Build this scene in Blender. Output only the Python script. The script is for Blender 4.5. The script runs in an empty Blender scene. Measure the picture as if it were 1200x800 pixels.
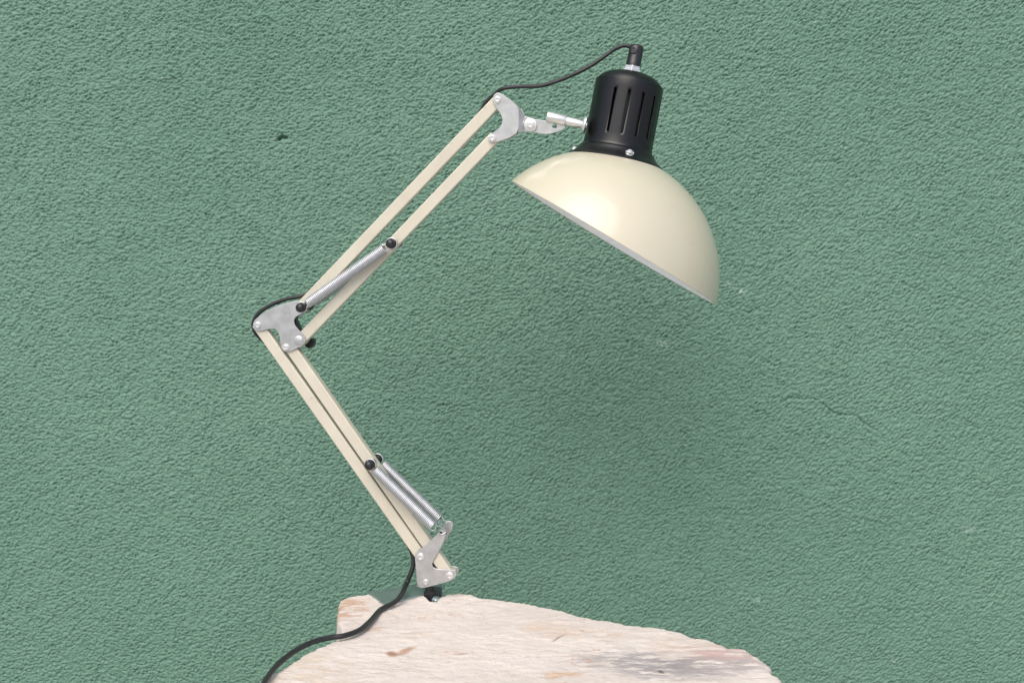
import bpy, bmesh, math, random
import numpy as np
from mathutils import Vector, Matrix, noise

# ------------------------------------------------------------------ camera
S = bpy.context.scene
U = 0.00075                       # one photograph pixel at the lamp, in metres
D = 1.25                          # camera distance
F = D / U
TH = math.radians(6.0)            # camera looks a little down
CAM = Vector((0, -D*math.cos(TH), D*math.sin(TH)))
FWD = Vector((0, math.cos(TH), -math.sin(TH)))
UPV = Vector((0, math.sin(TH), math.cos(TH)))
cd = bpy.data.cameras.new('camera'); cam = bpy.data.objects.new('camera', cd)
S.collection.objects.link(cam)
cam.location = CAM
cam.rotation_euler = (math.pi/2 - TH, 0, 0)
cd.lens = 50; cd.sensor_width = 36; cd.clip_start = .02; cd.clip_end = 100
S.camera = cam

# ------------------------------------------------------------------ light
SUN = Vector((-0.18, -0.56, 0.81)).normalized()     # towards the sun
el = math.asin(SUN.z); az = math.atan2(SUN.x, SUN.y)
w = bpy.data.worlds.new('World'); S.world = w; w.use_nodes = True
nt = w.node_tree; bgn = nt.nodes['Background']
sky = nt.nodes.new('ShaderNodeTexSky'); sky.sky_type = 'NISHITA'; sky.sun_disc = False
sky.sun_elevation = el; sky.sun_rotation = az
sky.air_density = 1.0; sky.dust_density = 4.0; sky.ozone_density = 0.6
nt.links.new(sky.outputs[0], bgn.inputs[0]); bgn.inputs[1].default_value = 0.12
sd = bpy.data.lights.new('sun', 'SUN'); sd.energy = 1.35; sd.angle = math.radians(56)
sd.color = (1.0, .97, .94)
so = bpy.data.objects.new('sun', sd); S.collection.objects.link(so)
so.rotation_euler = SUN.to_track_quat('Z', 'Y').to_euler(); so.location = (-1, -1, 2)
vs = S.view_settings
vs.view_transform = 'Standard'; vs.look = 'None'; vs.gamma = 1.0; vs.exposure = 0.63
vs.use_curve_mapping = False

# ------------------------------------------------------------------ helpers
def ray(px, py):
    return FWD + Vector((1, 0, 0))*((px-600)/F) + UPV*((400-py)/F)
def onZ(px, py, z):
    r = ray(px, py); return CAM + r*((z-CAM.z)/r.z)
def onY(px, py, y):
    r = ray(px, py); return CAM + r*((y-CAM.y)/r.y)
BASE = onY(505, 695, 0.0)
ZS = BASE.z - 0.001               # top of the slab
PSI = math.radians(9)
E1 = Vector((math.cos(PSI), -math.sin(PSI), 0)); E2 = Vector((0, 0, 1))
EN = Vector((-math.sin(PSI), -math.cos(PSI), 0))    # lamp plane normal, to the viewer
def pc(px, py, d=0.0):            # point of the plane at offset d (units U) seen at that place
    r = ray(px, py); o = BASE + EN*(d*U)
    t = (o-CAM).dot(EN)/r.dot(EN); p = CAM + r*t - BASE
    return Vector((p.dot(E1)/U, p.dot(E2)/U))
def W(a, b, d):                   # lamp plane coordinates -> world
    return BASE + E1*(a*U) + E2*(b*U) + EN*(d*U)
def L(px, py, d=0.0):
    q = pc(px, py, d); return W(q.x, q.y, d)

def link(name, me, mats, parent, smooth=True, bevel=0, segs=2, angle=35):
    o = bpy.data.objects.new(name, me); S.collection.objects.link(o)
    for m in (mats if isinstance(mats, (list, tuple)) else [mats]): me.materials.append(m)
    if parent is not None: o.parent = parent
    if bevel:
        b = o.modifiers.new('bevel', 'BEVEL'); b.width = bevel*U; b.segments = segs
        b.limit_method = 'ANGLE'; b.angle_limit = math.radians(40); b.harden_normals = False
    if smooth:
        for p in me.polygons: p.use_smooth = True
        try: me.set_sharp_from_angle(angle=math.radians(angle))
        except Exception: pass
    return o
class MB:
    def __init__(s, origin=None): s.v = []; s.f = []; s.m = []; s.o = BASE if origin is None else origin
    def add(s, vs, fs, mi=0):
        n = len(s.v); s.v += [Vector(v)-s.o for v in vs]
        s.f += [[n+i for i in f] for f in fs]; s.m += [mi]*len(fs)
    def prism(s, pts, d0, d1, holes=None):          # pts in lamp plane coordinates
        n = len(pts)
        vs = [W(p[0], p[1], d1) for p in pts] + [W(p[0], p[1], d0) for p in pts]
        fs = [list(range(n)), list(range(2*n-1, n-1, -1))]
        fs += [[i, n+i, n+(i+1) % n, (i+1) % n] for i in range(n)]
        s.add(vs, fs)
    def tube(s, pts, r, sides=12, cap=True, mi=0, flat=1.0):
        pts = [Vector(p) for p in pts]; n = len(pts)
        t0 = (pts[1]-pts[0]).normalized()
        up = EN if abs(t0.dot(EN)) < .9 else Vector((0, 0, 1))
        x = (up - t0*up.dot(t0)).normalized(); vs = []
        for i, p in enumerate(pts):
            t = (pts[min(i+1, n-1)]-pts[max(i-1, 0)]).normalized()
            x = (x - t*x.dot(t)).normalized(); y = t.cross(x)
            rr = r[i] if isinstance(r, (list, tuple)) else r
            for k in range(sides):
                a = 2*math.pi*k/sides
                vs.append(p + x*(rr*math.cos(a)*flat) + y*(rr*math.sin(a)))
        fs = []
        for i in range(n-1):
            for k in range(sides):
                k2 = (k+1) % sides
                fs.append([i*sides+k, i*sides+k2, (i+1)*sides+k2, (i+1)*sides+k])
        if cap:
            fs.append(list(range(sides-1, -1, -1))); fs.append([(n-1)*sides+k for k in range(sides)])
        s.add(vs, fs, mi)
    def lathe(s, o, ax, prof, seg=48, ref=None, mi=0, close=False):   # prof: (r, t) world metres
        ax = ax.normalized(); ref = ref or (EN if abs(ax.dot(EN)) < .9 else Vector((0, 0, 1)))
        x = (ref-ax*ref.dot(ax)).normalized(); y = ax.cross(x); vs = []
        for (r, t) in prof:
            for k in range(seg):
                a = 2*math.pi*k/seg
                vs.append(o + ax*t + x*(max(r, 1e-6)*math.cos(a)) + y*(max(r, 1e-6)*math.sin(a)))
        fs = []; n = len(prof)
        for i in range(n-1 if not close else n):
            j = (i+1) % n
            for k in range(seg):
                k2 = (k+1) % seg; fs.append([i*seg+k, i*seg+k2, j*seg+k2, j*seg+k])
        s.add(vs, fs, mi)
    def mesh(s, name):
        me = bpy.data.meshes.new(name); me.from_pydata([tuple(v) for v in s.v], [], s.f)
        me.polygons.foreach_set('material_index', s.m); me.update()
        bm = bmesh.new(); bm.from_mesh(me); bmesh.ops.recalc_face_normals(bm, faces=bm.faces)
        bm.to_mesh(me); bm.free()
        return me
    def build(s, name, mats, parent, **k): return link(name, s.mesh(name), mats, parent, **k)

def catmull(pts, n=10):
    pts = [Vector(p) for p in pts]; q = [pts[0]*2-pts[1]] + pts + [pts[-1]*2-pts[-2]]; out = []
    for i in range(1, len(q)-2):
        a, b, c, d = q[i-1:i+3]
        for k in range(n):
            t = k/n
            out.append(.5*((2*b)+(c-a)*t+(2*a-5*b+4*c-d)*t*t+(3*b-a-3*c+d)*t**3))
    out.append(pts[-1]); return out
def chaikin(pts, it=2):
    for _ in range(it):
        o = []
        for i in range(len(pts)):
            a = Vector(pts[i]); b = Vector(pts[(i+1) % len(pts)])
            o += [a*.75+b*.25, a*.25+b*.75]
        pts = o
    return pts

# ------------------------------------------------------------------ materials
def mat(name):
    m = bpy.data.materials.new(name); m.use_nodes = True
    n = m.node_tree.nodes; return m, n, m.node_tree.links, n['Principled BSDF']
def nz(n, scale, detail=4, rough=.55, dist=0):
    t = n.new('ShaderNodeTexNoise'); t.inputs['Scale'].default_value = scale
    t.inputs['Detail'].default_value = detail; t.inputs['Roughness'].default_value = rough
    t.inputs['Distortion'].default_value = dist; return t
def ramp(n, stops):
    r = n.new('ShaderNodeValToRGB'); e = r.color_ramp.elements
    while len(e) < len(stops): e.new(.5)
    for i, (p, c) in enumerate(stops):
        e[i].position = p; e[i].color = (*c, 1) if len(c) == 3 else c
    return r
def simple(name, col, col2, rough, metal=0, coat=0, scale=60, bump=.0, bscale=400, rvar=.12, spec=.5, wear=None, wamt=.5):
    m, n, l, p = mat(name)
    tc = n.new('ShaderNodeTexCoord'); t = nz(n, scale); l.new(tc.outputs['Object'], t.inputs['Vector'])
    r = ramp(n, [(.3, col), (.72, col2)]); l.new(t.outputs[0], r.inputs[0]); l.new(r.outputs[0], p.inputs['Base Color'])
    if wear:
        tw = nz(n, 210, 5, .75, .8); l.new(tc.outputs['Object'], tw.inputs['Vector']); tb = nz(n, 28, 3); l.new(tc.outputs['Object'], tb.inputs['Vector'])
        a1 = n.new('ShaderNodeMapRange'); a1.inputs[1].default_value = .60; a1.inputs[2].default_value = .68; a1.inputs[4].default_value = wamt; l.new(tw.outputs[0], a1.inputs[0])
        a2 = n.new('ShaderNodeMapRange'); a2.inputs[1].default_value = .44; a2.inputs[2].default_value = .62; l.new(tb.outputs[0], a2.inputs[0])
        a3 = n.new('ShaderNodeMath'); a3.operation = 'MULTIPLY'; l.new(a1.outputs[0], a3.inputs[0]); l.new(a2.outputs[0], a3.inputs[1])
        mw = n.new('ShaderNodeMix'); mw.data_type = 'RGBA'; l.new(a3.outputs[0], mw.inputs[0]); l.new(r.outputs[0], mw.inputs[6]); mw.inputs[7].default_value = (*wear, 1)
        l.new(mw.outputs[2], p.inputs['Base Color'])
    mr = n.new('ShaderNodeMapRange'); mr.inputs[3].default_value = rough-rvar/2; mr.inputs[4].default_value = rough+rvar
    t2 = nz(n, scale*3.1, 6); l.new(tc.outputs['Object'], t2.inputs['Vector'])
    l.new(t2.outputs[0], mr.inputs[0]); l.new(mr.outputs[0], p.inputs['Roughness'])
    p.inputs['Metallic'].default_value = metal; p.inputs['Coat Weight'].default_value = coat
    p.inputs['Coat Roughness'].default_value = .14; p.inputs['Specular IOR Level'].default_value = spec
    if bump:
        b = n.new('ShaderNodeBump'); b.inputs['Strength'].default_value = bump; b.inputs['Distance'].default_value = .0005
        t3 = nz(n, bscale, 3); l.new(tc.outputs['Object'], t3.inputs['Vector']); l.new(t3.outputs[0], b.inputs['Height'])
        l.new(b.outputs[0], p.inputs['Normal'])
    return m
M_CREAM = simple('cream_enamel', (.52, .48, .365), (.545, .51, .395), .43, coat=.6, scale=9, rvar=.04, wear=(.30, .22, .13), wamt=.35)
M_WHITE = simple('white_enamel', (.90, .91, .93), (.92, .93, .95), .4, scale=20)
M_BAR = simple('cream_paint', (.52, .485, .39), (.58, .55, .45), .38, coat=.15, scale=35, bump=.08, wear=(.25, .18, .11), wamt=.6)
M_STEEL = simple('zinc_steel', (.44, .455, .46), (.60, .61, .615), .33, metal=.8, scale=110, bump=.1, bscale=900, wear=(.28, .27, .25), wamt=.6)
M_BRIGHT = simple('bright_steel', (.66, .66, .65), (.76, .76, .76), .34, metal=.75, scale=90)
M_SPRING = simple('spring_steel', (.56, .57, .60), (.68, .69, .71), .46, metal=.9, scale=90)
M_BLACK = simple('black_enamel', (.003, .003, .004), (.005, .005, .006), .33, spec=.42, coat=.0, rvar=.06, scale=30, bump=.05, bscale=700)
M_PLASTIC = simple('black_plastic', (.010, .010, .012), (.018, .018, .020), .32, scale=60, bump=.05)
M_CORD = simple('black_rubber', (.012, .013, .015), (.020, .021, .024), .45, scale=80)
M_GALV = simple('galvanised_steel', (.28, .36, .35), (.38, .46, .45), .30, metal=.75, scale=70, bump=.05)

# ------------------------------------------------------------------ the wall
def fft_noise(h, w_, sp, lam, aniso, ang, seed, bw=.5):
    rs = np.random.RandomState(seed); f = np.fft.rfft2(rs.randn(h, w_))
    ky = np.fft.fftfreq(h, sp)[:, None]; kx = np.fft.rfftfreq(w_, sp)[None, :]
    c, s_ = math.cos(ang), math.sin(ang)
    u = (kx*c+ky*s_)*aniso; v = (-kx*s_+ky*c)
    k = np.sqrt(u*u+v*v); k0 = 1/lam
    g = np.exp(-(np.log(np.maximum(k, 1e-6)/k0)**2)/(2*bw**2))
    o = np.fft.irfft2(f*g, s=(h, w_)); return o/o.std()
YW = 0.19
def build_wall():
    sp = .00078; x0, x1, z0, z1 = -.80, .80, -.54, .50
    nx = int((x1-x0)/sp)//2*2; nz_ = int((z1-z0)/sp)//2*2
    xs = np.linspace(x0, x1, nx); zs = np.linspace(z0, z1, nz_); X, Z = np.meshgrid(xs, zs)
    A = fft_noise(nz_, nx, sp, .0046, 2.0, math.radians(5), 1, .66)
    B = fft_noise(nz_, nx, sp, .0046, 2.0, math.radians(34), 2, .66)
    I = fft_noise(nz_, nx, sp, .0040, 1.0, 0, 3, .6)
    J = fft_noise(nz_, nx, sp, .0120, 1.5, math.radians(22), 6, .6)
    big = fft_noise(nz_, nx, sp, .035, 1.6, math.radians(20), 4)
    huge = fft_noise(nz_, nx, sp, .16, 1, 0, 5)
    mk = 1/(1+np.exp(-(X*4 + huge*.5)/.9))
    h = A*(1-mk)+B*mk; h /= np.sqrt((1-mk)**2+mk**2)
    h = .74*h+.50*I+.34*J
    h = np.where(h > 0, np.tanh(h*.75)/.75, h*1.32) + .14*big      # flattened crests, open pits
    amp = .00056*(1+.14*np.tanh(big))
    H = h*amp + huge*.00025
    scuff = np.zeros_like(H)
    def seg_d(pts):
        best = np.full(X.shape, 9.0)
        for (a, b) in zip(pts[:-1], pts[1:]):
            dx, dz = b[0]-a[0], b[1]-a[1]; t = np.clip(((X-a[0])*dx+(Z-a[1])*dz)/(dx*dx+dz*dz), 0, 1)
            best = np.minimum(best, np.hypot(X-a[0]-t*dx, Z-a[1]-t*dz))
        return best
    wp = lambda px, py: (lambda p: (p.x, p.z))(onY(px, py, YW))
    def crack(pts, dep, wd):
        nonlocal H
        rj = random.Random(len(pts)*7+int(pts[0][0])); fine_ = [pts[0]]
        for a, b in zip(pts[:-1], pts[1:]):
            for k in (1, 2, 3): fine_.append((a[0]+(b[0]-a[0])*k/3+rj.uniform(-1.1, 1.1), a[1]+(b[1]-a[1])*k/3+rj.uniform(-1.3, 1.3)))
        pts = fine_; wd *= .8
        H -= dep*np.clip(.85+.7*I, .0, 2)*np.exp(-(seg_d([wp(*p) for p in pts])/(wd*(1+.25*A)).clip(.0006))**2) if True else dep*np.exp(-(seg_d([wp(*p) for p in pts])/wd)**2)
    crack([(916, 471), (928, 466), (938, 466), (955, 468), (965, 474), (975, 483), (988, 487), (1000, 486), (1012, 495), (1027, 504)], .0018, .0012)
    crack([(985, 582), (1000, 582), (1015, 577), (1024, 566)], .0006, .0013)
    crack([(1120, 350), (1145, 356), (1160, 366)], .0005, .0013)
    crack([(840, 600), (862, 612), (880, 610)], .0005, .0013)
    H -= .0070*np.exp(-(seg_d([wp(327, 163), wp(330, 160.5), wp(335, 161.5)])/.0016)**2)
    crack([(860, 258), (868, 262)], .0015, .0016)
    # small knocks where the pale ground shows
    rs = np.random.RandomState(8)
    spots = [(780, 403, 2.6), (772, 400, 2), (1135, 620, 3), (888, 703, 2.4), (868, 342, 3), (855, 332, 2), (758, 398, 1.6)]
    spots += [(rs.uniform(0, 1200), rs.uniform(0, 800), rs.uniform(.7, 1.5)) for _ in range(22)]
    for (px, py, r) in spots:
        c = wp(px, py); rr = r*.0009
        g = np.exp(-(((X-c[0])/1.6)**2+(Z-c[1])**2)/rr**2)
        scuff += g*np.clip(.35+.45*I, 0, 1)
    edge = np.minimum(np.minimum(X-x0, x1-X), np.minimum(Z-z0, z1-Z))
    fade = np.clip(edge/.05, 0, 1); fade = fade*fade*(3-2*fade); H *= fade
    n = nx*nz_
    co = np.empty((n, 3), np.float32); co[:, 0] = X.ravel(); co[:, 1] = YW - H.ravel(); co[:, 2] = Z.ravel()
    idx = np.arange(n).reshape(nz_, nx)
    q = np.stack([idx[:-1, :-1], idx[:-1, 1:], idx[1:, 1:], idx[1:, :-1]], -1).reshape(-1, 4)
    # plain surround + thickness
    ex = np.array([[-3, YW, -1.6], [3, YW, -1.6], [3, YW, 2.2], [-3, YW, 2.2], [-3, YW+.25, -1.6], [3, YW+.25, -1.6], [3, YW+.25, 2.2], [-3, YW+.25, 2.2]], np.float32)
    c4 = [idx[0, 0], idx[0, -1], idx[-1, -1], idx[-1, 0]]
    e = n
    extra = []
    bot = idx[0, :]; top = idx[-1, :]; lf = idx[:, 0]; rt = idx[:, -1]
    polys = [list(bot[::-1])+[e, e+1], list(rt[::-1])+[e+1, e+2], list(top)+[e+2, e+3], list(lf)+[e+3, e]]
    polys += [[e+4, e+7, e+6, e+5], [e, e+4, e+5, e+1], [e+1, e+5, e+6, e+2], [e+2, e+6, e+7, e+3], [e+3, e+7, e+4, e]]
    co = np.vstack([co, ex])
    me = bpy.data.meshes.new('wall'); me.vertices.add(len(co)); me.vertices.foreach_set('co', co.ravel())
    flat = np.concatenate([q.ravel()]+[np.array(p) for p in polys]).astype(np.int32)
    tot = np.concatenate([np.full(len(q), 4), np.array([len(p) for p in polys])]).astype(np.int32)
    st = np.concatenate([[0], np.cumsum(tot)[:-1]]).astype(np.int32)
    me.loops.add(len(flat)); me.loops.foreach_set('vertex_index', flat)
    me.polygons.add(len(tot)); me.polygons.foreach_set('loop_start', st); me.polygons.foreach_set('loop_total', tot)
    sm = np.ones(len(tot), bool); sm[len(q):] = False
    me.polygons.foreach_set('use_smooth', sm)
    me.update(calc_edges=True)
    at = me.attributes.new('scuff', 'FLOAT', 'POINT')
    at.data.foreach_set('value', np.concatenate([np.clip(scuff, 0, 1).ravel(), np.zeros(8)]).astype(np.float32))
    at = me.attributes.new('plain', 'FLOAT', 'POINT')
    at.data.foreach_set('value', np.concatenate([(1-fade).ravel(), np.ones(8)]).astype(np.float32))
    m, nn, l, p = mat('green_render')
    tc = nn.new('ShaderNodeTexCoord')
    t = nz(nn, 3.2, 8, .68); l.new(tc.outputs['Object'], t.inputs['Vector'])
    r = ramp(nn, [(.3, (.112, .216, .157)), (.7, (.140, .252, .188))]); l.new(t.outputs[0], r.inputs[0])
    t2 = nz(nn, 420, 4, .7); l.new(tc.outputs['Object'], t2.inputs['Vector'])
    r2 = ramp(nn, [(.25, (.76, .80, .78)), (.75, (1.18, 1.16, 1.16))]); l.new(t2.outputs[0], r2.inputs[0])
    mx = nn.new('ShaderNodeMix'); mx.data_type = 'RGBA'; mx.blend_type = 'MULTIPLY'; mx.inputs[0].default_value = 1
    l.new(r.outputs[0], mx.inputs[6]); l.new(r2.outputs[0], mx.inputs[7])
    mx2 = nn.new('ShaderNodeMix'); mx2.data_type = 'RGBA'
    a = nn.new('ShaderNodeAttribute'); a.attribute_name = 'scuff'
    l.new(a.outputs['Fac'], mx2.inputs[0]); l.new(mx.outputs[2], mx2.inputs[6]); mx2.inputs[7].default_value = (.42, .52, .46, 1)
    l.new(mx2.outputs[2], p.inputs['Base Color'])
    p.inputs['Roughness'].default_value = .62; p.inputs['Specular IOR Level'].default_value = .35
    b = nn.new('ShaderNodeBump'); b.inputs['Strength'].default_value = .8; b.inputs['Distance'].default_value = .0006
    t3 = nz(nn, 620, 5, .6); l.new(tc.outputs['Object'], t3.inputs['Vector']); l.new(t3.outputs[0], b.inputs['Height'])
    b2 = nn.new('ShaderNodeBump'); b2.inputs['Distance'].default_value = .0022
    a2 = nn.new('ShaderNodeAttribute'); a2.attribute_name = 'plain'; l.new(a2.outputs['Fac'], b2.inputs['Strength'])
    mp = nn.new('ShaderNodeMapping'); mp.inputs['Scale'].default_value = (110, 200, 200); mp.inputs['Rotation'].default_value = (0, .5, 0)
    l.new(tc.outputs['Object'], mp.inputs[0]); t4 = nz(nn, 1, 4, .5); l.new(mp.outputs[0], t4.inputs['Vector'])
    l.new(t4.outputs[0], b2.inputs['Height']); l.new(b.outputs[0], b2.inputs['Normal']); l.new(b2.outputs[0], p.inputs['Normal'])
    o = bpy.data.objects.new('wall', me); S.collection.objects.link(o); me.materials.append(m)
    o['label'] = 'rough rendered wall painted sage green behind the lamp'; o['category'] = 'wall'
build_wall()

# ------------------------------------------------------------------ the slab
def build_slab():
    px = [(396, 708), (399, 700), (412, 696.5), (431, 692.5), (450, 688.5), (470, 687.5), (488, 690), (498, 698), (503, 702.5), (511, 702), (515, 697), (524, 693.5),
          (538, 692), (552, 694), (560, 698), (585, 700), (610, 702.5), (636, 706), (655, 711), (680, 718), (696, 721.5), (730, 727), (760, 731),
          (790, 736), (800, 739), (812, 743), (832, 746.5), (846, 753), (855, 758), (862, 756.5), (874, 758), (884, 765), (896, 770), (906, 784), (922, 802),
          (950, 850), (975, 930), (900, 1020), (700, 1070), (480, 1040), (330, 960), (270, 870), (284, 815), (300, 796), (322, 783), (345, 771), (368, 757), (389, 749), (401, 743), (399, 733), (395, 722)]
    c = onZ(610, 850, ZS)
    pts = [onZ(a, b, ZS) for a, b in px]
    # dense outline with small chips
    den = []
    for i in range(len(pts)):
        a, b = pts[i], pts[(i+1) % len(pts)]; n = max(2, int((b-a).length/.0009))
        for k in range(n): den.append(a.lerp(b, k/n))
    for _ in range(2):
        den = [(den[i-1]+den[i]*2+den[(i+1) % len(den)])/4 for i in range(len(den))]
    N = len(den); out = []
    for p in den:
        dv = (p-c).normalized()
        j = noise.fractal(p*60, .8, 2.2, 5)*.0028 + noise.noise(p*330)*.0010
        out.append(p+dv*j)
    R = 210; vs = []; thick = .085
    top0 = lambda p: (noise.fractal(Vector((p.x*9, p.y*13, 1)), .9, 2.1, 6)*.0016 + noise.fractal(Vector((p.x*70, p.y*110, 4)), .7, 2.2, 5)*.0006
                      - max(0, noise.noise(Vector((p.x*45, p.y*80, 9)))-.60)*.004)
    for j in range(1, R+1):
        s_ = (j/R)**.8
        for p in out:
            q = c.lerp(p, s_); dist = (p-q).length
            z = ZS - .0012 + top0(q) - .0030*math.exp(-dist/.0022)
            z = min(z, ZS+.0012)
            vs.append(Vector((q.x, q.y, z)))
    for k in range(1, 25):
        for p in out:
            dv = (p-c).normalized(); f = k/24
            dn = noise.fractal(Vector((p.x*20, p.y*20, f*2.2)), .9, 2.1, 5)*.010*f**.3 + .006*math.sin(f*math.pi) - .022*f*f
            q = p+dv*(dn); vs.append(Vector((q.x, q.y, ZS-.0042-f*thick)))
    rows = R+24; fs = []
    for j in range(rows-1):
        for i in range(N):
            i2 = (i+1) % N; fs.append([j*N+i, j*N+i2, (j+1)*N+i2, (j+1)*N+i])
    fs.append([(rows-1)*N+i for i in range(N)])
    ci = len(vs); vs.append(Vector((c.x, c.y, ZS-.0012+top0(c))))
    for i in range(N): fs.append([ci, (i+1) % N, i])
    o0 = Vector((c.x, c.y, ZS-thick))
    mb = MB(o0); mb.add(vs, fs)
    m, n, l, p = mat('bleached_wood')
    g = n.new('ShaderNodeNewGeometry')
    def mapping(sc, rot=0):
        mp = n.new('ShaderNodeMapping'); mp.inputs['Scale'].default_value = sc; mp.inputs['Rotation'].default_value = (0, 0, rot)
        l.new(g.outputs['Position'], mp.inputs[0]); return mp
    def mix(fac, a, b, mode='MIX'):
        x = n.new('ShaderNodeMix'); x.data_type = 'RGBA'; x.blend_type = mode
        if isinstance(fac, float): x.inputs[0].default_value = fac
        else: l.new(fac, x.inputs[0])
        for s_, k in ((a, 6), (b, 7)):
            if isinstance(s_, tuple): x.inputs[k].default_value = (*s_, 1)
            else: l.new(s_, x.inputs[k])
        return x.outputs[2]
    def noisefac(mp, sc, lo, hi, det=5, ro=.6, dist=0, gain=1.0):
        t = nz(n, sc, det, ro, dist); l.new(mp.outputs[0], t.inputs['Vector'])
        r = n.new('ShaderNodeMapRange'); r.inputs[1].default_value = lo; r.inputs[2].default_value = hi; r.inputs[4].default_value = gain
        l.new(t.outputs[0], r.inputs[0]); return r.outputs[0]
    def mul(a, b):
        x = n.new('ShaderNodeMath'); x.operation = 'MULTIPLY'; x.use_clamp = True
        for s_, k in ((a, 0), (b, 1)):
            if isinstance(s_, float): x.inputs[k].default_value = s_
            else: l.new(s_, x.inputs[k])
        return x.outputs[0]
    def blob(px_, py_, rx, ry, rot=0, soft=.5, wob=.35):   # a stain of its own place on the slab, rx, ry in metres
        q = onZ(px_, py_, ZS)
        s1 = n.new('ShaderNodeVectorMath'); s1.operation = 'SUBTRACT'; l.new(g.outputs['Position'], s1.inputs[0]); s1.inputs[1].default_value = (q.x, q.y, q.z)
        mp = n.new('ShaderNodeMapping'); mp.vector_type = 'TEXTURE'; mp.inputs['Rotation'].default_value = (0, 0, rot); mp.inputs['Scale'].default_value = (rx*1.3, ry*1.3, .05)
        l.new(s1.outputs[0], mp.inputs[0])
        ln = n.new('ShaderNodeVectorMath'); ln.operation = 'LENGTH'; l.new(mp.outputs[0], ln.inputs[0])
        t = nz(n, 45, 5, .65); l.new(g.outputs['Position'], t.inputs['Vector'])
        ad = n.new('ShaderNodeMath'); ad.operation = 'MULTIPLY_ADD'; l.new(t.outputs[0], ad.inputs[0]); ad.inputs[1].default_value = wob*4; l.new(ln.outputs['Value'], ad.inputs[2])
        r = n.new('ShaderNodeMapRange'); r.inputs[1].default_value = 1+wob*2+soft; r.inputs[2].default_value = 1+wob*2-soft; l.new(ad.outputs[0], r.inputs[0])
        return r.outputs[0]
    grain = mapping((34, 60, 60), .4); wide = mapping((9, 12, 10), .2); fine = mapping((150, 200, 60), .35); iso = mapping((1, 1, 1))
    col = mix(noisefac(wide, 1, .35, .65), (.66, .595, .55), (.585, .52, .48))
    col = mix(noisefac(grain, 1, .50, .78, gain=.35), col, (.50, .42, .37))
    col = mix(noisefac(fine, 1, .58, .80, gain=.6), col, (.58, .45, .36))
    fl = mapping((110, 190, 60), .5)
    col = mix(mul(noisefac(fl, 1, .60, .70, 6, .6, .6), noisefac(iso, 24, .42, .58)), col, (.45, .27, .16))
    hl = mapping((14, 160, 60), -.25)
    col = mix(mul(noisefac(hl, 1, .66, .72, 3, .5, 2), .6), col, (.34, .23, .17))
    # grey weathered patches and the pinkish rim on the right
    st = noisefac(mapping((40, 120, 60), .5), 1, .42, .53)
    for (a, b, rx, ry, ro, cc, ga) in ((745, 773, .030, .020, -.3, (.27, .255, .26), .85), (775, 783, .030, .020, -.2, (.38, .34, .34), .7), (823, 776, .034, .018, .5, (.27, .255, .26), .85),
                                (858, 777, .026, .013, .2, (.40, .34, .33), .8), (846, 763, .030, .012, .1, (.52, .36, .33), .8), (872, 763, .020, .010, .1, (.50, .36, .34), .8),
                                (402, 711, .012, .022, .2, (.42, .26, .17), .9), (414, 707, .012, .02, .1, (.55, .38, .28), .6), (640, 733, .014, .012, .2, (.56, .40, .30), .6),
                                (690, 741, .024, .010, .1, (.56, .41, .31), .55), (655, 789, .012, .005, .1, (.52, .34, .22), .8), (460, 764, .003, .005, .3, (.36, .20, .14), .95),
                                (476, 760, .003, .009, -.5, (.42, .27, .18), .9), (345, 785, .03, .03, .1, (.56, .44, .33), .5), (540, 764, .004, .003, .2, (.38, .28, .22), .6), (775, 786, .0015, .003, .3, (.12, .10, .09), .9), (595, 700, .02, .006, 0, (.56, .46, .40), .6), (480, 742, .012, .006, .4, (.52, .38, .30), .6), (655, 745, .001, .008, -.5, (.32, .22, .17), .8), (433, 735, .010, .004, .3, (.50, .36, .28), .7), (800, 752, .02, .012, .1, (.55, .42, .34), .5)):
        k = mul(blob(a, b, rx, ry, ro, .45), ga)
        col = mix(mul(k, st) if rx > .01 else k, col, cc)
    # ring knots
    for (a, b, rx, ry) in ((494, 722, .011, .008), (531, 762, .018, .007), (690, 772, .012, .016)):
        q = onZ(a, b, ZS)
        s1 = n.new('ShaderNodeVectorMath'); s1.operation = 'SUBTRACT'; l.new(g.outputs['Position'], s1.inputs[0]); s1.inputs[1].default_value = (q.x, q.y, q.z)
        t = nz(n, 60, 3, .6); l.new(g.outputs['Position'], t.inputs['Vector'])
        mp = n.new('ShaderNodeMapping'); mp.vector_type = 'TEXTURE'; mp.inputs['Scale'].default_value = (rx, ry, .05); l.new(s1.outputs[0], mp.inputs[0])
        ln = n.new('ShaderNodeVectorMath'); ln.operation = 'LENGTH'; l.new(mp.outputs[0], ln.inputs[0])
        ad = n.new('ShaderNodeMath'); ad.operation = 'ADD'; l.new(t.outputs[0], ad.inputs[0]); l.new(ln.outputs['Value'], ad.inputs[1])
        cr = ramp(n, [(0, (0, 0, 0)), (.25, (0, 0, 0)), (.33, (.75,)*3), (.40, (.1,)*3), (.70, (0, 0, 0)), (.745, (.55,)*3), (.80, (0, 0, 0)), (1, (0, 0, 0))])
        hf = n.new('ShaderNodeMath'); hf.operation = 'MULTIPLY'; hf.inputs[1].default_value = .5; l.new(ad.outputs[0], hf.inputs[0])
        l.new(hf.outputs[0], cr.inputs[0]); col = mix(mul(cr.outputs[0], 1.0), col, (.50, .33, .25))
    l.new(col, p.inputs['Base Color']); p.inputs['Roughness'].default_value = .75; p.inputs['Specular IOR Level'].default_value = .25
    b = n.new('ShaderNodeBump'); b.inputs['Strength'].default_value = .8; b.inputs['Distance'].default_value = .0014
    t = nz(n, 170, 7, .72); l.new(mapping((1, 1.7, 1), .3).outputs[0], t.inputs['Vector']); l.new(t.outputs[0], b.inputs['Height']); l.new(b.outputs[0], p.inputs['Normal'])
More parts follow.
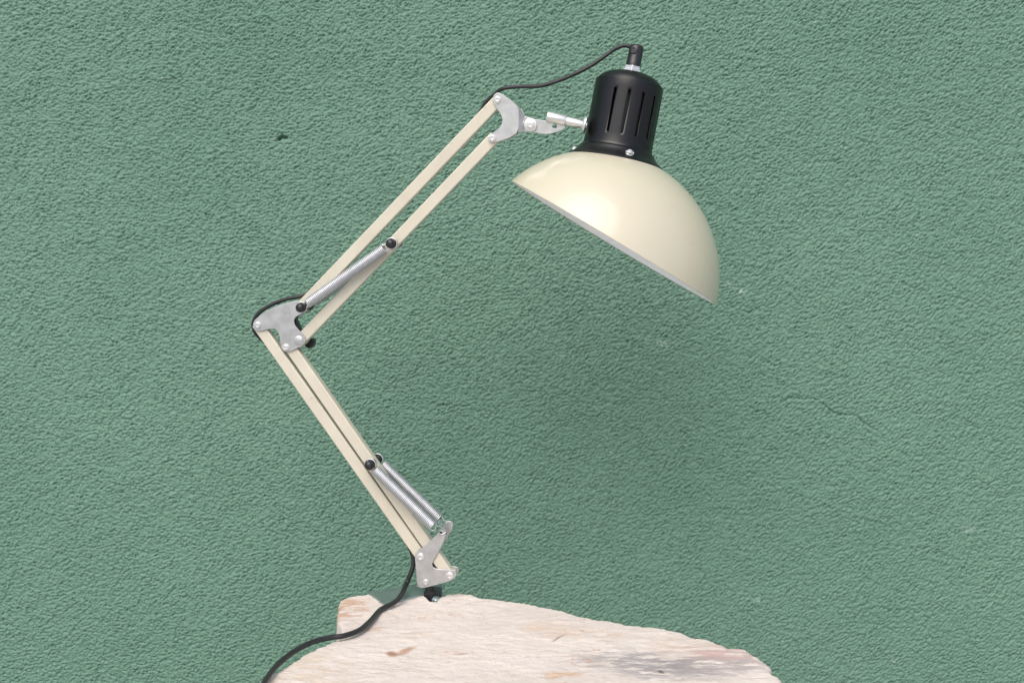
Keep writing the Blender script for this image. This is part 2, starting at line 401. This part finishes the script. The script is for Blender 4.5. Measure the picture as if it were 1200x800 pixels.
    o = mb.build('wooden_slab', m, None, angle=60); o.location = o0
    o['label'] = 'pale bleached wooden slab with rough edge and grey weathered patches under the lamp'; o['category'] = 'slab'
build_slab()

def build_bounce_ground():  # unseen pale sheet, added to bounce light up into the lampshade
    me = bpy.data.meshes.new('ground'); z = -1.0
    v = [(-60, -60, z), (60, -60, z), (60, YW+.1, z), (-60, YW+.1, z)]
    me.from_pydata(v, [], [(0, 1, 2, 3)]); o = bpy.data.objects.new('ground', me); S.collection.objects.link(o)
    me.materials.append(simple('pale_paving', (.34, .335, .33), (.40, .395, .39), .8, scale=6)); o['kind'] = 'structure'
build_bounce_ground()

# ------------------------------------------------------------------ the lamp
lamp = bpy.data.objects.new('desk_lamp', None); S.collection.objects.link(lamp); lamp.location = BASE
lamp.empty_display_size = .05
lamp['label'] = 'cream sprung-arm desk lamp with domed shade clamped to the pale slab'; lamp['category'] = 'desk lamp'

BW = 13.3; BD = 6.2
def bar(p, q, w_=BW, ext=5.0):
    a = pc(*p, BD); b = pc(*q, BD); t = (b-a).normalized(); nrm = Vector((-t.y, t.x))*(w_/2)
    a = a-t*ext; b = b+t*ext; mb = MB(); mb.prism([a+nrm, b+nrm, b-nrm, a-nrm], -BD, BD)
    return mb.build('arm_bar', M_BAR, lamp, bevel=1.3, segs=3)
bar((583, 118), (352, 360)); bar((577, 163), (349, 401), ext=4)
bar((303, 383), (493, 652)); bar((338, 405), (526.5, 675.5), w_=13.5, ext=3)

def plate(name, polys, d0, d1, rnd=2, parent=lamp, m=M_STEEL, bevel=.35):
    mb = MB()
    for pp in polys:
        a = [pc(x, y, d1) for x, y in pp]; mb.prism(chaikin(a, rnd) if rnd else a, d0, d1)
    return mb.build(name, m, parent, smooth=True, bevel=bevel, segs=2)
def mirror_plate(name, poly, d1, th, rnd=2, **k):      # front and back cheek of one bracket
    a = [pc(x, y, d1) for x, y in poly]; a = chaikin(a, rnd); mb = MB()
    mb.prism(a, d1-th, d1); mb.prism(a, -d1, -d1+th)
    return mb, a
def z(x0, y0, s_, pts): return [(x0+x/s_, y0+y/s_) for x, y in pts]
PF = 8.6
def rivet(px, py, d, parent, r=3.6, m=M_BRIGHT, name='rivet', both=True, hexa=False):
    mb = MB(); q = pc(px, py, d)
    for sg in ((1, -1) if both else (1,)):
        o = W(q.x, q.y, d*sg); ax = EN*sg
        prof = [(0, -3), (r*1.25, -3), (r*1.25, .5), (r*1.2, .9), (r*.98, .9), (r*.98, 1.9), (r*.80, 2.5), (r*.55, 2.6), (r*.5, 1.7), (0, 1.6)]
        mb.lathe(o, ax, [(a*U, b*U) for a, b in prof], 24)
    mb2 = MB()
    if both: mb.tube([W(q.x, q.y, -d), W(q.x, q.y, d)], 1.5*U, 8)
    return mb.build(name, m, parent, angle=30)

# elbow bracket
elb = z(280, 260, 5, [(80, 612), (86, 580), (115, 553), (170, 515), (250, 482), (330, 463), (385, 466), (400, 500), (385, 530), (340, 550), (322, 568), (324, 600), (352, 635),
                      (378, 660), (394, 690), (380, 718), (330, 745), (285, 762), (255, 755), (243, 725), (240, 680), (228, 640), (205, 622), (160, 630), (120, 640), (92, 636)])
mb, _ = mirror_plate('b', elb, PF, 1.5, 2)
elbow = mb.build('elbow_bracket', M_STEEL, lamp, bevel=.3)
rivet(302, 381, PF, elbow); rivet(335, 407, PF, elbow)
q = pc(350, 399, PF)            # flat pressed boss over the third pivot
mb = MB(); mb.lathe(W(q.x, q.y, PF), EN, [(0, -2*U), (6*U, -2*U), (5.6*U, .5*U), (4.8*U, .9*U), (0, 1.0*U)], 32); mb.build('pivot_boss', M_STEEL, elbow, angle=50)
# black wing nut on the far side
mb = MB(); q = pc(363, 401, -22)
mb.prism(chaikin([Vector((q.x-8, q.y+1)), Vector((q.x+2, q.y+6)), Vector((q.x+7.5, q.y+3)), Vector((q.x+5, q.y-6)), Vector((q.x-2, q.y-7))], 1), -27, -16)
q2 = pc(350, 399, -PF); mb.tube([W(q2.x, q2.y, -PF), W(q.x-3, q.y, -24)], 4.5*U, 14)
mb.build('wing_nut', M_PLASTIC, elbow, bevel=.8)
# dark spacer between the cheeks
q = pc(347, 383, 0); mb = MB()
mb.prism([q+Vector(v) for v in ((-9, 18), (-3, 18), (10, -12), (3, -14))], -6, 4); mb.build('spacer', M_PLASTIC, elbow, bevel=.6)

# head bracket
hbp = z(560, 80, 7.27, [(128, 262), (134, 225), (170, 205), (215, 228), (290, 285), (348, 335), (352, 420), (345, 545), (270, 592), (200, 618), (130, 634), (90, 622), (88, 585), (140, 540),
                        (185, 510), (212, 455), (198, 395), (160, 345), (132, 300)])
mb, ap = mirror_plate('h', hbp, PF, 1.5, 1)
# folded web tapering to the knuckle, both cheeks
def quadplate(mb, pA, pB, dA, dB, th=1.5):
    # pA: two points at depth dA, pB: two points at depth dB -> thick bent tongue
    for sg in (1, -1):
        A0, A1 = [W(p.x, p.y, dA*sg) for p in pA]; B0, B1 = [W(p.x, p.y, dB*sg) for p in pB]
        off = EN*(-th*U*sg)
        v = [A0, A1, B1, B0]; mb.add(v+[x+off for x in v], [[0, 1, 2, 3], [7, 6, 5, 4], [0, 4, 5, 1], [1, 5, 6, 2], [2, 6, 7, 3], [3, 7, 4, 0]])
pA = [pc(607.6, 126, PF), pc(607.2, 155.5, PF)]; pB = [pc(614.5, 136, 4.2), pc(614.5, 154.5, 4.2)]
quadplate(mb, pA, pB, PF-.01, 4.2)
pC = [pc(626, 140, 4.2), pc(626, 154.5, 4.2)]
quadplate(mb, pB, pC, 4.2, 4.2)
head_br = mb.build('head_bracket', M_STEEL, lamp, bevel=.3)
rivet(583, 117, PF, head_br); rivet(577, 162, PF, head_br)
rivet(621.5, 146.5, 6.4, head_br, r=4.0)
q = pc(621.5, 146.5, 5.6); mb = MB(); mb.lathe(W(q.x, q.y, 5.6), EN, [(0, -3*U), (7.4*U, -3*U), (7.4*U, .6*U), (6.8*U, 1.0*U), (0, 1.0*U)], 32); mb.build('washer', M_BRIGHT, head_br, angle=40)
# link tongue to the ball joint
lk = z(560, 80, 7.27, [(400, 500), (410, 455), (450, 430), (520, 440), (585, 450), (600, 460), (745, 470), (748, 510), (700, 535), (610, 562), (540, 560), (470, 545), (415, 535)])
a = chaikin([pc(x, y, 2.4) for x, y in lk], 1)
hc = pc(650, 148, 2.4)
bm = bmesh.new()
def loopv(pts, d): return [bm.verts.new(W(p.x, p.y, d)-BASE) for p in pts]
hole = [Vector((hc.x+2.7*math.cos(t), hc.y+2.7*math.sin(t))) for t in [2*math.pi*i/20 for i in range(20)]]
fo, fh, bo, bh = loopv(a, 3.0), loopv(hole, 3.0), loopv(a, 1.0), loopv(hole, 1.0)
for o_, h_ in ((fo, fh), (bo, bh)):
    es = [bm.edges.new((o_[i], o_[(i+1) % len(o_)])) for i in range(len(o_))]+[bm.edges.new((h_[i], h_[(i+1) % 20])) for i in range(20)]
    bmesh.ops.triangle_fill(bm, use_beauty=True, edges=es)
for f_, b_ in ((fo, bo), (fh, bh)):
    for i in range(len(f_)):
        j = (i+1) % len(f_); bm.faces.new((f_[i], f_[j], b_[j], b_[i]))
bmesh.ops.recalc_face_normals(bm, faces=bm.faces)
me = bpy.data.meshes.new('link_plate'); bm.to_mesh(me); bm.free()
linkp = link('link_plate', me, M_STEEL, lamp, bevel=.25)
mb = MB(); A_, B_ = L(641, 136.5, 3), L(663.5, 141.8, 3)
ax = (B_-A_).normalized(); ln = (B_-A_).length
mb.lathe(A_, ax, [(0, 0), (3.2*U, 0), (3.4*U, 1.2*U), (5.2*U, 0), (6.1*U, 1.0*U), (6.1*U, ln-.6*U), (5.6*U, ln), (0, ln)], 32)
mb.build('swivel_sleeve', M_BRIGHT, linkp, angle=40)
mb = MB(); C_ = L(688, 147.5, 3); ax2 = (C_-B_).normalized(); l2 = (C_-B_).length
mb.lathe(B_, ax2, [(0, 0), (4.9*U, 0), (5.1*U, 1*U), (5.1*U, l2*.66), (4.6*U, l2*.70), (4.6*U, l2*.85), (3.8*U, l2), (0, l2)], 32)
mb.build('swivel_pin', M_BRIGHT, linkp, angle=40)

# base bracket
bb = z(460, 590, 6.15, [(325, 215), (335, 190), (362, 186), (384, 208), (380, 240), (352, 310), (312, 375), (290, 410), (284, 445), (305, 466), (350, 474), (432, 474), (462, 488),
                        (458, 520), (435, 548), (330, 580), (222, 608), (190, 604), (174, 575), (172, 500), (163, 420), (160, 365), (190, 330), (240, 300), (285, 250)])
bt = z(460, 590, 6.15, [(352, 178), (362, 152), (392, 142), (418, 160), (416, 190), (385, 250)]) + bb[6:-2] + z(460, 590, 6.15, [(250, 300), (310, 235)])
mb = MB(); mb.prism(chaikin([pc(x, y, PF) for x, y in bb], 2), PF-1.4, PF); mb.prism(chaikin([pc(x, y, PF) for x, y in bt], 2), -PF, -PF+1.4)
web = [pc(489, 676, 0), pc(489, 668, 0), pc(493, 668, 0), pc(495, 686, 0)]
basebr = mb.build('base_bracket', M_STEEL, lamp, bevel=.3)
rivet(493, 652, PF, basebr, 3.9); rivet(527, 674, PF, basebr, 3.9); rivet(499, 681.5, PF, basebr, 3.0)
q = pc(516.5, 624.5, PF)
for sg in (1, -1):
    mb = MB(); mb.lathe(W(q.x, q.y, (PF)*sg), EN*sg, [(0, .2*U), (2.1*U, .25*U), (2.3*U, .1*U)], 20); mb.build('spring_hole', M_PLASTIC, basebr)  # dark disc laid on each cheek, painted shade in place of an open hole

# pivot post and clamp
clamp_root = None
up = Vector((0, 0, 1))
pt = L(503, 688, 0); pz = ZS-.026
mb = MB()
post_b = Vector((pt.x, pt.y, ZS-.02)) + E1*(4*U)
mb.lathe(post_b, (pt-post_b)+Vector((0, 0, 0)), [(0, 0), (7*U, 0), (7.5*U, 2*U), (7.5*U, 31*U), (6*U, 32*U), (5*U, 33*U), (5*U, (pt-post_b).length), (0, (pt-post_b).length)], 24)
post = mb.build('pivot_post', M_PLASTIC, lamp, angle=40)
# clamp: jaw lying on the slab, back strip behind its edge, lower jaw and screw
jaw = [onZ(x, y, ZS+.0010) for x, y in ((431, 692.5), (484, 684.5), (500, 691), (500, 695), (450, 707.5))]
mb = MB(); mb.add(jaw+[p-Vector((0, 0, .0020)) for p in jaw], [[0, 1, 2, 3, 4], [9, 8, 7, 6, 5]]+[[i, 5+i, 5+(i+1) % 5, (i+1) % 5] for i in range(5)])
clamp = mb.build('clamp', M_GALV, lamp, bevel=.4)
def box(mb, c, ax_, hx, hy, hz):
    ay = Vector((-ax_.y, ax_.x, 0)); v = []
    for sx in (-1, 1):
        for sy in (-1, 1):
            for sz in (-1, 1): v.append(c+ax_*(hx*sx)+ay*(hy*sy)+Vector((0, 0, hz*sz)))
    mb.add(v, [[0, 1, 3, 2], [4, 6, 7, 5], [0, 4, 5, 1], [2, 3, 7, 6], [0, 2, 6, 4], [1, 5, 7, 3]])
back = (jaw[1]+jaw[2])/2
mb = MB(); box(mb, Vector((back.x+.004, back.y+.006, ZS-.062)), Vector((1, 0, 0)), .016, .0012, .063)
box(mb, Vector((back.x+.004, back.y-.018, ZS-.124)), Vector((1, 0, 0)), .016, .025, .0012)
mb.build('clamp_frame', M_GALV, clamp, bevel=.4)
mb = MB(); sc = Vector((back.x+.004, back.y-.03, ZS-.155))
mb.lathe(sc, up, [(0, 0), (.004, 0), (.004, .058), (.012, .059), (.012, .062), (0, .062)], 20)
mb.tube([sc+Vector((-.022, 0, .003)), sc+Vector((.022, 0, .003))], .0022, 10); mb.build('clamp_screw', M_BRIGHT, clamp)
# silver washer beside the post
mb = MB(); wq = onZ(511, 699, ZS+.001)
mb.lathe(wq+Vector((0, .002, -.006)), Vector((.1, -.15, 1)), [(0, 0), (6*U, 0), (6.2*U, 5*U), (4*U, 7*U), (0, 7.2*U)], 6); mb.build('lock_nut', M_GALV, post, smooth=False, bevel=.4)

# springs
def helix(mb, P, Q, r, wire, sides=7, per=14, pitch=None):
    ax_ = (Q-P); ln_ = ax_.length; ax_.normalize()
    x = (EN-ax_*EN.dot(ax_)).normalized(); y = ax_.cross(x); pitch = pitch or 2.0*U
    turns = ln_/pitch; n = int(turns*per)
    pts = [P+ax_*(ln_*i/n)+x*(r*math.cos(2*math.pi*turns*i/n))+y*(r*math.sin(2*math.pi*turns*i/n)) for i in range(n+1)]
    mb.tube(pts, wire, sides)
def knob(px, py, d, r=5.6, parent=lamp, pin=True):
    mb = MB()
    q = pc(px, py, d)
    for sg in (1, -1):
        o = W(q.x, q.y, d*sg)
        prof = [(0, -4.5), (r*.7, -4.5), (r*.95, -3), (r, -.5), (r*.97, 1.6), (r*.8, 3.4), (r*.5, 4.5), (r*.2, 4.9), (0, 5)]
        mb.lathe(o, EN*sg, [(a*U, b*U) for a, b in prof], 28)
        prof = [(0, -15), (r*.8, -15), (r*1.0, -13.5), (r*1.0, -11.5), (r*.7, -10.3), (0, -10.3)]
        mb.lathe(o, EN*sg, [(a*U, b*U) for a, b in prof], 24)
    mb.tube([W(q.x, q.y, -d), W(q.x, q.y, d)], 1.8*U, 8)
    return mb.build('pin_cap', M_PLASTIC, parent, angle=50), q
DS = 18.0
def ring(mb, c, r, wire, a0=0, a1=2*math.pi, tilt=None):
    pts = [c+E1*(r*math.cos(a0+(a1-a0)*i/24))+E2*(r*math.sin(a0+(a1-a0)*i/24)) for i in range(25)]
    mb.tube(pts, wire, 7)
# upper pair, hooked on two capped pins
k1, q1 = knob(352, 360.5, 21); k2, q2 = knob(457.5, 285.5, 21)
for sg in (1, -1):
    mb = MB(); t = (q2-q1).normalized(); DS = 15.2; c1 = W(q1.x, q1.y, DS*sg); c2 = W(q2.x, q2.y, DS*sg)
    P = W(q1.x+t.x*9, q1.y+t.y*9, DS*sg); Q = W(q2.x-t.x*10, q2.y-t.y*10, DS*sg)
    helix(mb, P, Q, 5.2*U, .95*U)
    a = math.atan2(t.y, t.x)
    ring(mb, c1, 6.0*U, .8*U, a+.5, a+2*math.pi-.5); ring(mb, c2, 6.3*U, .8*U, a+math.pi+.5, a+3*math.pi-.5)
    for cc, tt, rr in ((c1, 1, 6.0), (c2, -1, 6.3)):
        ct = E1*t.x+E2*t.y
        for s2 in (1, -1): mb.tube([cc+ct*(tt*rr*.88*U)+(E1*-t.y+E2*t.x)*(s2*rr*.46*U), cc+ct*(tt*10.5*U)+(E1*-t.y+E2*t.x)*(s2*4.2*U)], .8*U, 7)
    mb.build('spring', M_SPRING, lamp, angle=60)
DS = 18.0
# lower pair, hooked into the base bracket
k3, q3 = knob(432.5, 545, 22)
tip = pc(517, 622, PF)
for sg in (1, -1):
    mb = MB(); e = pc(507, 615.5, DS); t = (e-q3).normalized(); c1 = W(q3.x, q3.y, (DS-1)*sg)
    P = W(q3.x+t.x*8, q3.y+t.y*8, DS*sg*.97); Q = W(e.x, e.y, DS*sg)
    helix(mb, P, Q, 5.6*U, .95*U)
    a = math.atan2(t.y, t.x); ring(mb, c1, 6.6*U, .8*U, a+.4, a+2*math.pi-.4)
    hk = W(tip.x, tip.y, PF) if sg > 0 else W(tip.x+4.5, tip.y+6.5, -PF); n_ = (E1*-t.y+E2*t.x); ct = E1*t.x+E2*t.y
    mb.tube(catmull([Q+n_*(5.4*U), Q+n_*(3.5*U)+ct*(3*U), Q+n_*(4.5*U)+ct*(7*U)-EN*(4*U*sg), hk+ct*(4*U)+n_*(4*U), hk+ct*(3*U)-n_*(2*U)+EN*(2*U*sg), hk-n_*(3*U)-ct*(1*U)-EN*(1*U*sg), hk-EN*(4*U*sg)], 6), .8*U, 7)
    mb.tube(catmull([Q-n_*(5.4*U), Q-n_*(4*U)+ct*(4*U), Q-n_*(1*U)+ct*(5*U), Q+n_*(2*U)+ct*(3*U)], 6), .8*U, 7)
    mb.build('spring', M_SPRING, lamp, angle=60)

# shade
Cq = pc(695.2, 323.6, 0); Cw = W(Cq.x, Cq.y, 0)
KS = ((Cw-CAM).dot(FWD)/D)*U      # local size of one photograph pixel
TS = math.radians(-5.7); TH2 = math.radians(-7.3)
def axis(deg, tilt):
    a_ = math.radians(deg); return ((E1*math.sin(a_)+E2*math.cos(a_))*math.cos(tilt)+EN*math.sin(tilt)).normalized()
AX = axis(30.6, TS); RS = 146.6*KS
c0 = 46.6/146.6; amax = math.acos(c0)
mb = MB(); prof = []; n = 72
for i in range(n+1):
    a_ = amax*(i/n); prof.append((RS*math.sin(a_), RS*math.cos(a_)))
re, te = prof[-1]
prof += [(re+.5*KS, te-.9*KS), (re+.2*KS, te-1.7*KS), (re-.7*KS, te-1.7*KS), (re-1.3*KS, te-.9*KS)]
mb.lathe(Cw, AX, prof, 160)
inn = [(prof[n+4][0], prof[n+4][1])]
RI = RS-1.2*KS; am2 = math.acos((te)/RI)
for i in range(n, -1, -1):
    a_ = am2*(i/n); inn.append((RI*math.sin(a_), RI*math.cos(a_)))
mb.lathe(Cw, AX, inn, 160, mi=1)
me = mb.mesh('shade')
bm = bmesh.new(); bm.from_mesh(me); bmesh.ops.remove_doubles(bm, verts=bm.verts, dist=1e-6); bmesh.ops.recalc_face_normals(bm, faces=bm.faces); bm.to_mesh(me); bm.free()
shade = link('shade', me, [M_CREAM, M_WHITE], lamp, angle=60)

# lamp holder cover with vent slots
AH = axis(9.8, TH2)
XH = (EN-AH*EN.dot(AH)).normalized(); YH = XH.cross(AH)      # XH to the viewer, YH to the right
if YH.dot(E1) < 0: YH = -YH
def TT(t): return 136+(t-136)*.975-.5
def hp(r, t, deg):   # azimuth 0 = to the viewer, + = right
    a_ = math.radians(deg); t = TT(t); return Cw+AH*(t*KS)+(XH*math.cos(a_)+YH*math.sin(a_))*(r*KS)
slots = [-17, 7, 31.5, 56, 80.5, 105, 156, 180, 204, 228]
hw = 2.3
angs = set(float(a_) for a_ in range(-180, 180, 3))
for s_ in slots:
    for k in (-1, 1): angs.add(((s_+k*hw+180) % 360)-180)
angs = sorted(angs); clean = [angs[0]]
edges_ = [((s_+k*hw+180) % 360)-180 for s_ in slots for k in (-1, 1)]
for a_ in angs[1:]:
    if a_-clean[-1] < .8:
        if any(abs(a_-e_) < 1e-6 for e_ in edges_): clean[-1] = a_
        continue
    clean.append(a_)
angs = clean; NA = len(angs)
hprof = [(56.4, 134.6), (57.0, 136.0), (56.2, 137.4), (52.0, 140.2), (48.6, 143.4), (45.4, 147.2), (44.4, 149.6), (43.6, 150.6), (42.4, 150.9), (41.4, 152.0), (40.9, 155), (40.5, 160), (40.3, 163), (40.2, 166), (40.2, 218), (40.2, 221), (40.2, 230.5), (39.9, 231.8), (39.0, 232.4), (37.6, 232.7), (37.2, 233.6), (35.5, 236.2),
         (32, 239.3), (27, 242), (20, 244.4), (10, 246.2), (0.05, 246.4)]
si = [i for i, p_ in enumerate(hprof) if p_ == (40.2, 166)][0]
vs_ = []; fs_ = []
for (r_, t_) in hprof:
    for a_ in angs: vs_.append(hp(r_, t_, a_))
for i in range(len(hprof)-1):
    for k in range(NA):
        a0 = angs[k]; a1 = angs[(k+1) % NA]; a1 += 360 if a1 < a0 else 0
        mid = (a0+a1)/2
        if i == si and any(abs(((mid-s_+180) % 360)-180) < hw for s_ in slots): continue
        k2 = (k+1) % NA; fs_.append([i*NA+k, i*NA+k2, (i+1)*NA+k2, (i+1)*NA+k])
mb = MB(); mb.add(vs_, fs_); cover = mb.build('lamp_holder', M_BLACK, lamp, angle=40)
sol = cover.modifiers.new('thick', 'SOLIDIFY'); sol.thickness = 1.2*KS; sol.offset = -1
# make sure the shell thickens inwards
me = cover.data; f0 = me.polygons[si*NA//2]; cc = Vector(f0.center)+BASE-Cw; rad = cc-AH*cc.dot(AH)
if rad.dot(f0.normal) < 0: me.flip_normals()
# small rolled step at the shoulder
CT = Cw+AH*((TT(246)-246)*KS)
mb = MB(); mb.lathe(CT, AH, [(27*KS, 160*KS), (27*KS, 228*KS)], 40); mb.build('lamp_socket', M_PLASTIC, cover)
for dg in (-93, 22, 147):
    mb = MB(); o = hp(48.6, 143.0, dg); ax_ = ((hp(49, 140, dg)-hp(0, 140, dg)).normalized()*.75+AH*.65).normalized()
    mb.lathe(o, ax_, [(0, -2*KS), (4.6*KS, -2*KS), (4.8*KS, .4*KS), (4.0*KS, 1.6*KS), (3.4*KS, 1.7*KS), (3.3*KS, 3.2*KS), (2.4*KS, 4.4*KS), (0, 4.8*KS)], 18)
    sx = AH.cross(ax_).normalized(); mb.tube([o+sx*(-4.6*KS)+ax_*(1.2*KS), o+sx*(4.6*KS)+ax_*(1.2*KS)], 2.0*KS, 8)
    mb.build('screw', M_BRIGHT, cover, angle=30)
mb = MB(); mb.lathe(CT, AH, [(0, 245.6*KS), (11.6*KS, 245.6*KS), (11.6*KS, 248*KS), (11*KS, 248.6*KS), (9.8*KS, 249*KS), (9.8*KS, 252.6*KS), (9*KS, 253.2*KS), (0, 253.2*KS)], 6)
mb.build('lock_nut', M_BRIGHT, cover, smooth=False, bevel=.5)
mb = MB(); mb.lathe(CT, AH, [(0, 253*KS), (8.9*KS, 253*KS), (8.9*KS, 257*KS), (8.5*KS, 258*KS), (8.5*KS, 274*KS), (7.8*KS, 277*KS), (5.5*KS, 278.4*KS), (0, 278.6*KS)], 36)
gland = mb.build('cord_grip', M_PLASTIC, cover, angle=50)
mb = MB(); o = hp(8.3, 270.5, -14); ax_ = (o-hp(0, 270.5, 0)).normalized()
mb.lathe(o, ax_, [(4.4*KS, -1.5*KS), (4.4*KS, .8*KS), (3.8*KS, 1.1*KS), (3.2*KS, 1.1*KS), (3.0*KS, .4*KS), (0, .4*KS)], 20); mb.build('grip_screw', M_PLASTIC, gland, angle=30)
# cupped washer where the swivel pin meets the cover
ctr = hp(41.5, 183.5, -86); ctr = L(684.5, 146.3, 3)
mb = MB(); mb.lathe(ctr, ax2, [(3.6*U, -2.6*U), (6*U, -2.4*U), (8.6*U, -1.0*U), (10.0*U, 1.2*U), (9.8*U, 2.2*U), (3*U, 2.6*U)], 36); mb.build('cup_washer', M_BRIGHT, cover, angle=50)

# the cord, in one run from the grip to the front of the slab
top = [CT+AH*(268*KS), CT+AH*(273*KS)+(-YH)*(2.5*KS)]
for (x, y, d) in ((733, 53.6, -33), (722.5, 56.5, -31), (714, 62, -29), (703, 70, -26), (689, 79, -22), (675, 86, -18), (659, 93, -12), (646, 97.5, -8), (632, 101, -4), (612, 101.5, 0), (598, 102.5, 0), (588, 104.5, -1),
                  (580, 110.5, -6), (569, 121, -10), (557, 139, -12), (504, 198, -14), (446, 260, -14), (400, 309, -13), (373, 336, -9), (361, 344, -4), (350, 347.5, 0), (335, 350.5, 0), (318, 357, 0), (304, 366, 0), (297.5, 376, 0), (298, 387, -3), (305, 396, -8), (318, 408, -12),
                  (340, 434, -14), (387, 498, -14), (437, 570, -13), (474, 630, -9), (483, 648, -5), (484.5, 660, -3), (481, 672, -1)):
    top.append(L(x, y, d))
pend = L(476, 684, 2)
low = [pend]
zc = ZS+.0026
for (x, y, dz) in ((470, 697, .004), (462, 705.5, .001), (446, 714, 0), (434, 727, 0), (421, 738, 0), (403, 744.5, 0), (388, 746.5, 0), (370, 750.5, .0), (352, 758.5, 0), (336, 769, 0), (322, 782, 0), (310, 799, 0), (298, 822, 0), (290, 850, -.002), (280, 880, -.02), (276, 900, -.06)):
    low.append(onZ(x, y, zc+dz))
pts = catmull(top+low, 8)
np_ = len(pts); mb = MB(); mb.tube(pts, [(2.35+.6*min(1, max(0, (i/np_-.55)/.15)))*U for i in range(np_)], 14); mb.build('power_cord', M_CORD, lamp)
